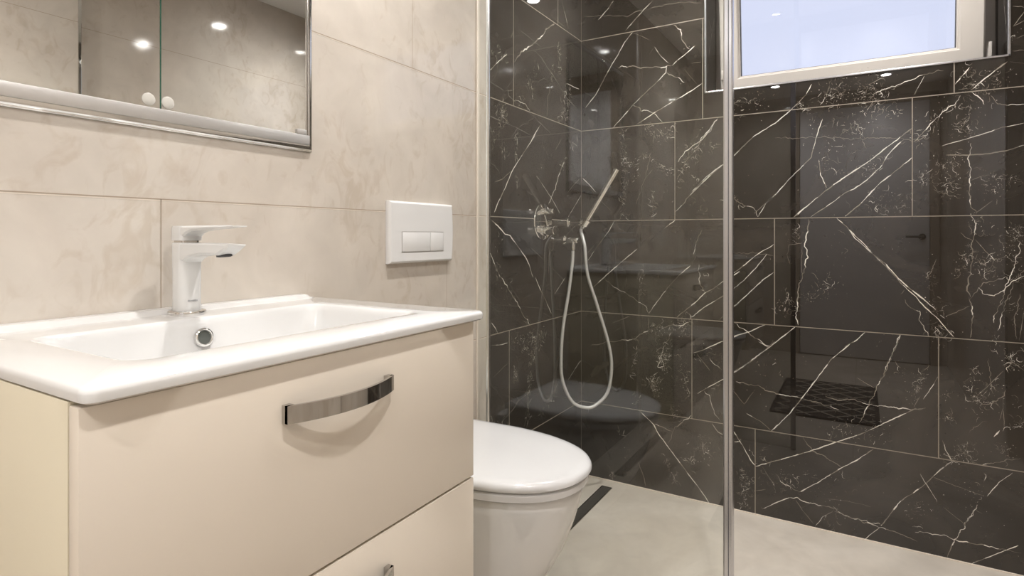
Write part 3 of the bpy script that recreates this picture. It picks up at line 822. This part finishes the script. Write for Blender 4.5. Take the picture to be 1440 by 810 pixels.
# ---------------------------------------------------------------- vanity unit
VY0, VY1, VZ = -2.0165, -1.4105, .878        # washbasin ends, washbasin top
cab = thing('vanity_cabinet', 'cream wall-hung vanity cabinet with two drawers under the white washbasin', 'vanity cabinet', (0, -1.72, .325))
CY0, CY1, CT, CB = -2.0145, -1.4265, .8625, .325
bm = bmesh.new()
box(bm, (.001, CY0, CB), (.422, CY0+.016, CT), .0008); box(bm, (.001, CY1-.016, CB), (.422, CY1, CT), .0008)
box(bm, (.001, CY0+.016, CB), (.422, CY1-.016, CB+.016)); box(bm, (.001, CY0+.016, CB+.016), (.012, CY1-.016, CT))
box(bm, (.38, CY0+.016, CT-.03), (.418, CY1-.016, CT))
obj('carcass', bm, 'carcass', cab, 30)
def drawer(z0, z1, hz):
    dr = boxo('drawer', (.424, CY0, z0), (.442, CY1, z1), 'lacquer', cab, .0012)
    # bowed flat bar with two posts
    bm = bmesh.new(); n = 28; y0, y1 = -1.812, -1.636; hh = .0105
    def x_at(t): return .442 + .010 + .021*(1 - (2*t-1)**2)
    rings = []
    for i in range(n+1):
        t = i/n; y = y0+(y1-y0)*t; x = x_at(t)
        rings.append([(x-.0045, y, hz-hh), (x, y, hz-hh), (x, y, hz+hh), (x-.0045, y, hz+hh)])
    loft(bm, rings)
    for y in (y0, y1-.010): box(bm, (.4422, y, hz-hh), (.452, y+.010, hz+hh))
    h = obj('handle', bm, 'handle', dr, 25); h.location = (0, 0, 0)
    return dr
drawer(.5955, .8595, .8015)
drawer(.328, .5915, .5335)

# ---------------------------------------------------------------- washbasin
basin = thing('washbasin', 'white ceramic washbasin with a shallow rectangular bowl on the cream cabinet', 'washbasin', (0, -1.7135, VZ))
bm = bmesh.new(); n = 8
X1 = .457
def R(ix, iy0, iy1, r, z, xb=.001): return rrect(xb, X1-ix, VY0+iy0, VY1-iy1, r, z, n)
bx0, bx1, by0, by1 = .118, .368, -1.935, -1.492
def Bw(d, r, z, db=0): return rrect(bx0+d+db, bx1-d, by0+d*1.1, by1-d*1.1, r, z, n)
loft(bm, [Bw(.09, .02, VZ-.108), Bw(.045, .03, VZ-.105), Bw(.005, .035, VZ-.075), Bw(-.012, .03, VZ-.018), R(.004, .004, .004, .010, VZ-.0150), R(.001, .001, .001, .012, VZ-.0130), R(0, 0, 0, .013, VZ-.006), R(.0012, .0012, .0012, .013, VZ-.002), R(.004, .004, .004, .012, VZ),
          Bw(-.008, .030, VZ), Bw(-.003, .028, VZ-.0008), Bw(0, .026, VZ-.0035), Bw(.004, .026, VZ-.012, -.001), Bw(.014, .03, VZ-.055, -.004), Bw(.03, .035, VZ-.085, -.006), Bw(.055, .03, VZ-.096), Bw(.10, .02, VZ-.1)])
# raised lip along the wall, ending in a slope
lip = []
for y, hgt, wd in ((VY0+.001, .008, .026), (VY1-.030, .008, .026), (VY1-.022, .007, .024), (VY1-.008, .001, .018)):
    lip.append([(.001, y, VZ-.002), (wd+.016, y, VZ-.0005), (wd+.006, y, VZ+hgt*.35), (wd, y, VZ+hgt*.9), (wd-.004, y, VZ+hgt), (.001, y, VZ+hgt)])
loft(bm, lip)
obj('bowl', bm, 'ceramic', basin, 45)
OX, OY, OZ = bx0+.0095, -1.716, .8475
bm = bmesh.new(); ax = (1, 0, .22)
lathe(bm, (OX, OY, OZ), ax, [(-.004, .0150), (.0015, .0150), (.0032, .0138), (.0036, .0122), (.0025, .0108), (-.003, .0104)], 40, False, False)
ring = obj('overflow_ring', bm, 'chrome', basin, 50)
bm = bmesh.new(); lathe(bm, (OX, OY, OZ), ax, [(-.004, .0106), (-.0008, .0106)], 32); hole = obj('overflow_hole', bm, 'dark_hole', basin, 40)

# ---------------------------------------------------------------- tap
TX, TY = .052, -1.7005
tap = thing('basin_tap', 'white single-lever mixer tap standing on the back rim of the washbasin', 'tap', (TX, TY, VZ))
bm = bmesh.new(); lathe(bm, (TX, TY, VZ), (0, 0, 1), [(0, .0285), (.002, .0290), (.0045, .0285), (.0062, .026)], 48); obj('base_ring', bm, 'chrome', tap, 40)
bm = bmesh.new()
def sq(x0, x1, hw, z, r): return rrect(TX+x0, TX+x1, TY-hw, TY+hw, r, z, 6)
loft(bm, [sq(-.0205, .0205, .0198, VZ+.005, .0165), sq(-.0198, .0195, .0192, VZ+.02, .0155), sq(-.0195, .0190, .0188, VZ+.05, .014), sq(-.0195, .0190, .0186, VZ+.088, .012), sq(-.0195, .0195, .0186, VZ+.116, .011), sq(-.0180, .0180, .0170, VZ+.118, .010)])
# spout: loft of cross-sections going out from the body
sec = []
for x, zt, zb, hw in ((0, .1175, .088, .0178), (.019, .1175, .086, .0180), (.026, .1175, .0915, .0180), (.040, .1175, .0955, .0180), (.065, .1175, .0985, .0180), (.090, .1172, .0990, .0178), (.110, .1168, .0988, .0174), (.126, .1163, .106, .0164), (.137, .116, .1135, .0148)):
    e = min(.004, (zt-zb)*.4); z0, z1 = VZ+zb, VZ+zt; X = TX+x
    sec.append([(X, TY-hw, z0+e), (X, TY-hw+e, z0), (X, TY+hw-e, z0), (X, TY+hw, z0+e), (X, TY+hw, z1-e*.6), (X, TY+hw-e*.6, z1), (X, TY-hw+e*.6, z1), (X, TY-hw, z1-e*.6)])
loft(bm, sec)
obj('body', bm, 'white_matt', tap, 35)
bm = bmesh.new(); lathe(bm, (TX+.104, TY, VZ+.1000), (.12, 0, -1), [(0, .0118), (.0035, .0115), (.0038, .010), (.0020, .0095)], 28); obj('aerator', bm, 'rubber', tap, 40)
bm = bmesh.new(); loft(bm, [sq(-.0165, .015, .0155, VZ+.118, .008), sq(-.0165, .015, .0155, VZ+.1225, .008)]); obj('neck', bm, 'steel', tap, 40)
bm = bmesh.new()
loft(bm, [sq(-.0195, .0180, .0184, VZ+.1215, .010), sq(-.0200, .0188, .0188, VZ+.124, .011), sq(-.0200, .0190, .0188, VZ+.143, .011), sq(-.0192, .0185, .0180, VZ+.1455, .011)])
sec = []
for x, zt, zb, hw in ((0, .1452, .130, .0176), (.017, .1454, .1275, .0176), (.024, .1455, .1325, .0174), (.038, .1456, .1365, .0172), (.068, .1457, .1390, .0164), (.10, .1456, .1405, .0152), (.134, .1452, .1422, .0136), (.144, .1448, .1436, .0124)):
    e = min(.003, (zt-zb)*.4); z0, z1 = VZ+zb, VZ+zt; X = TX+x
    sec.append([(X, TY-hw, z0+e), (X, TY-hw+e, z0), (X, TY+hw-e, z0), (X, TY+hw, z0+e), (X, TY+hw, z1-e), (X, TY+hw-e, z1), (X, TY-hw+e, z1), (X, TY-hw, z1-e)])
loft(bm, sec)
obj('lever', bm, 'white_matt', tap, 35)
# small blurred maker's mark low on the spout side of the body
bm = bmesh.new(); r2 = random.Random(8); y = TY-.009
while y < TY+.007:
    ww = r2.uniform(.0011, .0020); box(bm, (TX+.0188, y, VZ+.0215), (TX+.0200, y+ww, VZ+.0215+r2.uniform(.0022, .0030))); y += ww+.0006
obj('printed_mark', bm, 'ink', tap)

# ---------------------------------------------------------------- mirror cabinet
mc = thing('mirror_cabinet', 'wide mirror cabinet with chrome frame and two sliding mirror doors above the washbasin', 'mirror cabinet', (0, -1.72, 1.186))
MY0, MY1, MZ0, MZ1 = -2.036, -1.404, 1.186, 1.815
bm = bmesh.new()
def profile_frame(bm, prof):
    rings = [[bm.verts.new((x, y, z)) for y, z in ((MY0+i, MZ0+i), (MY1-i, MZ0+i), (MY1-i, MZ1-i), (MY0+i, MZ1-i))] for i, x in prof]
    for a, b in zip(rings, rings[1:]):
        for k in range(4): bm.faces.new((a[k], a[(k+1)%4], b[(k+1)%4], b[k]))
profile_frame(bm, [(0, .0), (0, .003)] + [(.001+.011*(1-math.cos(a)), .003+.007*math.sin(a)) for a in [PI*k/16 for k in range(1, 9)]] + [(.0135, .0095), (.0145, .006), (.020, .0045), (.0205, .001)])
obj('frame', bm, 'chrome', mc, 30)
boxo('back_panel', (.0004, MY0+.014, MZ0+.014), (.0025, MY1-.014, MZ1-.014), 'alu', mc)
dl = boxo('mirror_door', (.0046, MY0+.018, MZ0+.0345), (.0072, -1.7205, MZ1-.02), 'mirror', mc)
drr = boxo('mirror_door', (.0046, -1.7185, MZ0+.0345), (.0072, MY1-.0195, MZ1-.02), 'mirror', mc)
for dd, y, e0 in ((dl, -1.742, -1.7206), (drr, -1.706, -1.7196)):
    bm = bmesh.new(); box(bm, (.0040, e0, MZ0+.0345), (.0076, e0+.0012, MZ1-.02)); g = obj('glass_edge', bm, 'mirror_edge', dd); g.location = (0, 0, 0)
for dd, y in ((dl, -1.7385), (drr, -1.7075)):
    bm = bmesh.new(); lathe(bm, (.0070, y, 1.2325), (1, 0, 0), [(0, .0105), (.0012, .0105), (.0018, .0095)], 32); g = obj('finger_pull', bm, 'dot', dd, 40); g.location = (0, 0, 0)
boxo('bottom_rail', (.003, MY0+.013, MZ0+.0125), (.0125, MY1-.0125, MZ0+.0335), 'rail', mc, .0012)
boxo('top_rail', (.003, MY0+.013, MZ1-.022), (.0125, MY1-.0125, MZ1-.012), 'rail', mc, .0012)
boxo('side_rail', (.0026, MY1-.0195, MZ0+.0125), (.0085, MY1-.0125, MZ1-.012), 'steel', mc, .001)
boxo('side_rail', (.0026, MY0+.0125, MZ0+.0125), (.0085, MY0+.0180, MZ1-.012), 'steel', mc, .001)
boxo('corner_bracket', (.0074, MY1-.043, MZ0+.0338), (.0115, MY1-.0195, MZ0+.0445), 'rail', mc, .001)

# ---------------------------------------------------------------- flush plate
fp = thing('flush_plate', 'white rectangular dual flush plate on the beige tiles above the toilet', 'flush plate', (0, -1.047, 1.015))
PY0, PY1, PZ0, PZ1 = -1.1755, -.9175, .937, 1.0955
bm = bmesh.new(); N = 20; rings = []
for lay, (ins, x) in enumerate(((.0, .0005), (.0, .008), (.001, .0105), (.003, .0130), (.0055, .0145))):
    pts = []
    def bow(t): return .0045*(1-(2*t-1)**2)
    for k in range(N): t = k/N; pts.append((x, PY0+ins+(PY1-PY0-2*ins)*t, PZ0+ins-.0*bow(t)))
    for k in range(N): t = k/N; pts.append((x, PY1-ins+bow(t), PZ0+ins+(PZ1-PZ0-2*ins)*t))
    for k in range(N): t = k/N; pts.append((x, PY1-ins-(PY1-PY0-2*ins)*t, PZ1-ins))
    for k in range(N): t = k/N; pts.append((x, PY0+ins, PZ1-ins-(PZ1-PZ0-2*ins)*t))
    rings.append(pts)
loft(bm, rings)
body = obj('plate', bm, 'plate', fp, 25)
bz0, bz1, byA, byB, byC = .9665, 1.0165, -1.1305, -1.0195, -.9625
bm = bmesh.new(); box(bm, (.0120, byA-.0022, bz0-.0022), (.0147, byC+.0022, bz1+.0022)); obj('recess', bm, 'rail', fp)
boxo('large_button', (.0125, byA, bz0), (.0160, byB-.0008, bz1), 'plate', fp, .0007)
boxo('small_button', (.0125, byB+.0008, bz0), (.0160, byC, bz1), 'plate', fp, .0007)

# ---------------------------------------------------------------- wall-hung toilet
TC = -1.048
wc = thing('toilet', 'white wall-hung toilet with closed lid beside the vanity and glass screen', 'toilet', (0, TC, .08))
def dshape(front, hw, xb, back, z, dy=0, p=2.25, n=40):
    pts = []
    for i in range(n+1):
        a = -PI/2 + PI*i/n; c, s = math.cos(a), math.sin(a)
        pts.append(Vector((xb + (front-xb)*abs(c)**(2/p), TC + hw*math.copysign(abs(s)**(2/p), s), z)))
    bw = hw*.96
    for k in range(6): pts.append(Vector((back, TC + bw*(1-2*k/5), z)))
    return pts
bm = bmesh.new()
loft(bm, [dshape(.20, .085, .10, .001, .085), dshape(.255, .105, .11, .001, .095), dshape(.325, .125, .13, .001, .135), dshape(.375, .142, .15, .001, .20), dshape(.415, .155, .17, .001, .27),
          dshape(.442, .165, .18, .001, .34), dshape(.459, .170, .19, .001, .40), dshape(.463, .171, .19, .001, .426), dshape(.460, .168, .19, .001, .4315), dshape(.44, .15, .19, .03, .4325)])
obj('bowl', bm, 'ceramic', wc, 50)
bm = bmesh.new()
loft(bm, [dshape(.455, .162, .19, .055, .4325), dshape(.457, .164, .19, .055, .4368), dshape(.473, .178, .19, .052, .4372), dshape(.476, .181, .19, .052, .4395), dshape(.477, .182, .19, .052, .4530), dshape(.474, .179, .19, .055, .4560), dshape(.462, .168, .19, .055, .4565)])
obj('seat', bm, 'lid', wc, 45)
bm = bmesh.new()
loft(bm, [dshape(.462, .168, .19, .050, .4570), dshape(.464, .170, .19, .050, .4592), dshape(.479, .182, .19, .046, .4598), dshape(.4835, .186, .19, .045, .464), dshape(.483, .1855, .19, .045, .471), dshape(.479, .182, .19, .047, .477), dshape(.471, .175, .19, .052, .4805), dshape(.455, .16, .19, .06, .4822), dshape(.38, .11, .19, .10, .4835), dshape(.28, .05, .19, .16, .484)])
obj('lid', bm, 'lid', wc, 50)
for s_ in (-1, 1):
    bm = bmesh.new(); lathe(bm, (.038, TC+s_*.075, .4375), (0, 0, 1), [(-.005, .013), (.030, .013), (.034, .011)], 20)
    obj('lid_hinge', bm, 'steel', wc, 40)

# ---------------------------------------------------------------- glass shower screen
GY = -.775
gs = thing('shower_screen', 'clear glass shower screen with a vertical chrome profile at its free edge', 'shower screen', (.37, GY, 0))
bm = bmesh.new(); box(bm, (.004, GY-.004, .006), (.736, GY+.004, 2.10)); obj('glass_panel', bm, 'glass', gs)
boxo('wall_seal', (.0005, GY-.006, .003), (.0055, GY+.006, 2.10), 'seal', gs, .001)
bm = bmesh.new(); PXc = .7385
loft(bm, [[(PXc+a, GY+b, z) for a, b in ((-.0105, -.009), (-.0075, -.011), (.0005, -.011), (.0015, -.0085), (.0025, -.011), (.0085, -.011), (.0105, -.008), (.0105, .011), (-.0105, .011))] for z in (0.0005, 2.10)])
obj('edge_profile', bm, 'alu', gs)

# ---------------------------------------------------------------- shower fittings
mx = thing('shower_mixer', 'chrome shower mixer with round plate and two knobs on the black tiles', 'shower mixer', (0, -.35, 1.06))
PC = (0, -.352, 1.060)
bm = bmesh.new(); lathe(bm, (.0005, PC[1], PC[2]), (1, 0, 0), [(0, .068), (.004, .068), (.0065, .0665), (.0075, .064)], 56); obj('plate', bm, 'chrome', mx, 30)
for z, r, l, nm in ((1.0975, .0105, .050, 'diverter_knob'), (1.027, .0165, .054, 'temperature_knob')):
    bm = bmesh.new(); lathe(bm, (.007, PC[1], z), (1, 0, 0), [(0, r*1.25), (.008, r*1.25), (.009, r*.85), (.015, r*.85), (.016, r), (l-.008, r), (l-.0065, r*.93)], 32)
    lathe(bm, (.024, PC[1], z+r*.7), (0, .0, 1), [(0, .0035), (.008, .003)], 12)
    obj(nm, bm, 'chrome', mx, 30)
HY, HZ = -.122, 1.060
ho = thing('shower_holder', 'chrome wall holder gripping the hand shower near the tiled corner', 'shower holder', (0, HY, HZ))
bm = bmesh.new(); lathe(bm, (.0005, HY, HZ), (1, 0, 0), [(0, .025), (.004, .025), (.006, .023), (.009, .013), (.020, .0125), (.045, .0165), (.057, .019)], 36); obj('arm', bm, 'chrome', ho, 30)
AX = Vector((.545, 0, .838))
P0 = Vector((.074, HY, HZ))
bm = bmesh.new(); lathe(bm, P0 - AX*.013, AX, [(0, .0125), (0, .0172), (.026, .0192), (.026, .0140), (.0, .0125)], 32, False, False); obj('cradle', bm, 'chrome', ho, 30)
hs = thing('hand_shower', 'slim chrome stick hand shower leaning in its holder with a looping grey hose', 'hand shower', tuple(P0))
bm = bmesh.new(); lathe(bm, P0 - AX*.022, AX, [(0, .0075), (.004, .0095), (.02, .0108), (.06, .0112), (.16, .0118), (.262, .0122), (.266, .0112), (.267, .009)], 32); obj('handset', bm, 'chrome', hs, 30)
bm = bmesh.new(); lathe(bm, P0 + AX*.170 + Vector((.0095, -.001, -.004)), Vector((.838, 0, -.545)), [(0, .004), (.0027, .004)], 8); obj('spray_face', bm, 'rubber', hs)
HP = [(0.068,-0.120,1.046),(0.084,-0.155,0.970),(0.093,-0.148,0.858),(0.123,-0.121,0.732),(0.157,-0.093,0.590),(0.168,-0.083,0.492),(0.157,-0.093,0.394),(0.123,-0.121,0.345),(0.091,-0.150,0.333),(0.047,-0.188,0.359),(0.017,-0.214,0.444),(0.013,-0.218,0.541),(0.019,-0.212,0.652),(0.036,-0.197,0.790),(0.047,-0.188,0.901),(0.049,-0.186,0.956),]
HP[0] = tuple(P0 - AX*.022)
HP.insert(1, tuple(P0 - AX*.040 + Vector((.002, 0, 0))))
bm = bmesh.new(); tube(bm, smooth_path(HP), .0062, 12); obj('hose', bm, 'hose', hs, True)
wo = thing('water_outlet', 'small chrome hose outlet elbow on the black tiles below the holder', 'hose outlet', (0, -.162, .989))
OYY, OZZ = -.162, .989
bm = bmesh.new(); lathe(bm, (.0005, OYY, OZZ), (1, 0, 0), [(0, .021), (.004, .021), (.007, .017), (.011, .0125), (.056, .0125), (.059, .011)], 28); obj('elbow', bm, 'chrome', wo, 30)
bm = bmesh.new(); lathe(bm, (HP[-1][0], HP[-1][1], OZZ-.004), (0, 0, -1), [(0, .0075), (.010, .0075), (.012, .0095), (.026, .0095), (.036, .0070)], 24); obj('hose_nut', bm, 'chrome', wo, 30)

# ---------------------------------------------------------------- floor drain
fd = thing('floor_drain', 'long narrow dark shower drain set in the floor behind the toilet', 'floor drain', (.142, -.37, 0))
bm = bmesh.new(); ring_y0, ring_y1 = -.690, -.064
for a, b in (((.1195, ring_y0, 0), (.1235, ring_y1, .003)), ((.1600, ring_y0, 0), (.1640, ring_y1, .003)), ((.1235, ring_y0, 0), (.1600, ring_y0+.004, .003)), ((.1235, ring_y1-.004, 0), (.1600, ring_y1, .003))): box(bm, a, b)
obj('drain_frame', bm, 'steel', fd)
boxo('grate', (.1235, ring_y0+.004, .0), (.1600, ring_y1-.004, .0022), 'drain', fd)

# ---------------------------------------------------------------- bath mat under the camera, seen mirrored in the black tiles
bmat = thing('bath_mat', 'dark bath mat with pale crossing lines, mirrored low in the black wall tiles', 'bath mat', (.78, -1.75, 0))
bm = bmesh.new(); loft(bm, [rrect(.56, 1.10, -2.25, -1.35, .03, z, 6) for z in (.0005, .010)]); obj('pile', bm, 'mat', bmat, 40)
bm = bmesh.new()
for k in range(-6, 12):
    for s_ in (1, -1):
        x0 = .56; pts = []
        a = Vector((.58, -2.24+k*.14)); d_ = Vector((1, s_*.9)).normalized()
        seg = [a + d_*t*.01 for t in range(0, 100)]
        seg = [q for q in seg if .575 < q.x < 1.085 and -2.235 < q.y < -1.365]
        if len(seg) < 6: continue
        q0, q1 = seg[0], seg[-1]; nrm = Vector((-d_.y, d_.x))*.006
        f = bm.faces.new([bm.verts.new((q.x, q.y, .0108)) for q in (q0+nrm, q1+nrm, q1-nrm, q0-nrm)])
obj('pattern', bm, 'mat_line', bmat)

# ---------------------------------------------------------------- downlights
spots = [((.42, -.34), 'round recessed downlight over the shower drain, nearest the tiled corner'), ((.42, -1.29), 'round recessed downlight between the toilet and the washbasin'), ((.42, -2.84), 'round recessed downlight near the door on the washbasin side'),
         ((1.14, -1.91), 'round recessed downlight above the bath mat'), ((1.17, -2.88), 'round recessed downlight just inside the door, on the side away from the washbasin'), ((1.13, -.28), 'round recessed downlight in front of the window')]
proto = thing('downlight', '', '', (0, 0, ZC))
bm = bmesh.new(); lathe(bm, (0, 0, ZC), (0, 0, -1), [(0, .045), (.003, .045), (.005, .042), (.004, .032), (.0005, .031)], 40, False, False); trim_o = obj('trim_ring', bm, 'white_matt', proto, 40)
bm = bmesh.new(); lathe(bm, (0, 0, ZC), (0, 0, -1), [(0, .0305), (.0022, .0305)], 40); lens_o = obj('lens', bm, 'lens', proto)
for i, ((x, y), lab) in enumerate(spots):
    r = proto if i == 0 else proto.copy()
    if i:
        C.objects.link(r)
        for ch in (trim_o, lens_o):
            c = ch.copy(); C.objects.link(c); c.parent = r
    r.location = (x, y, ZC)
    tag(r, lab, 'ceiling light', 'recessed ceiling downlights')
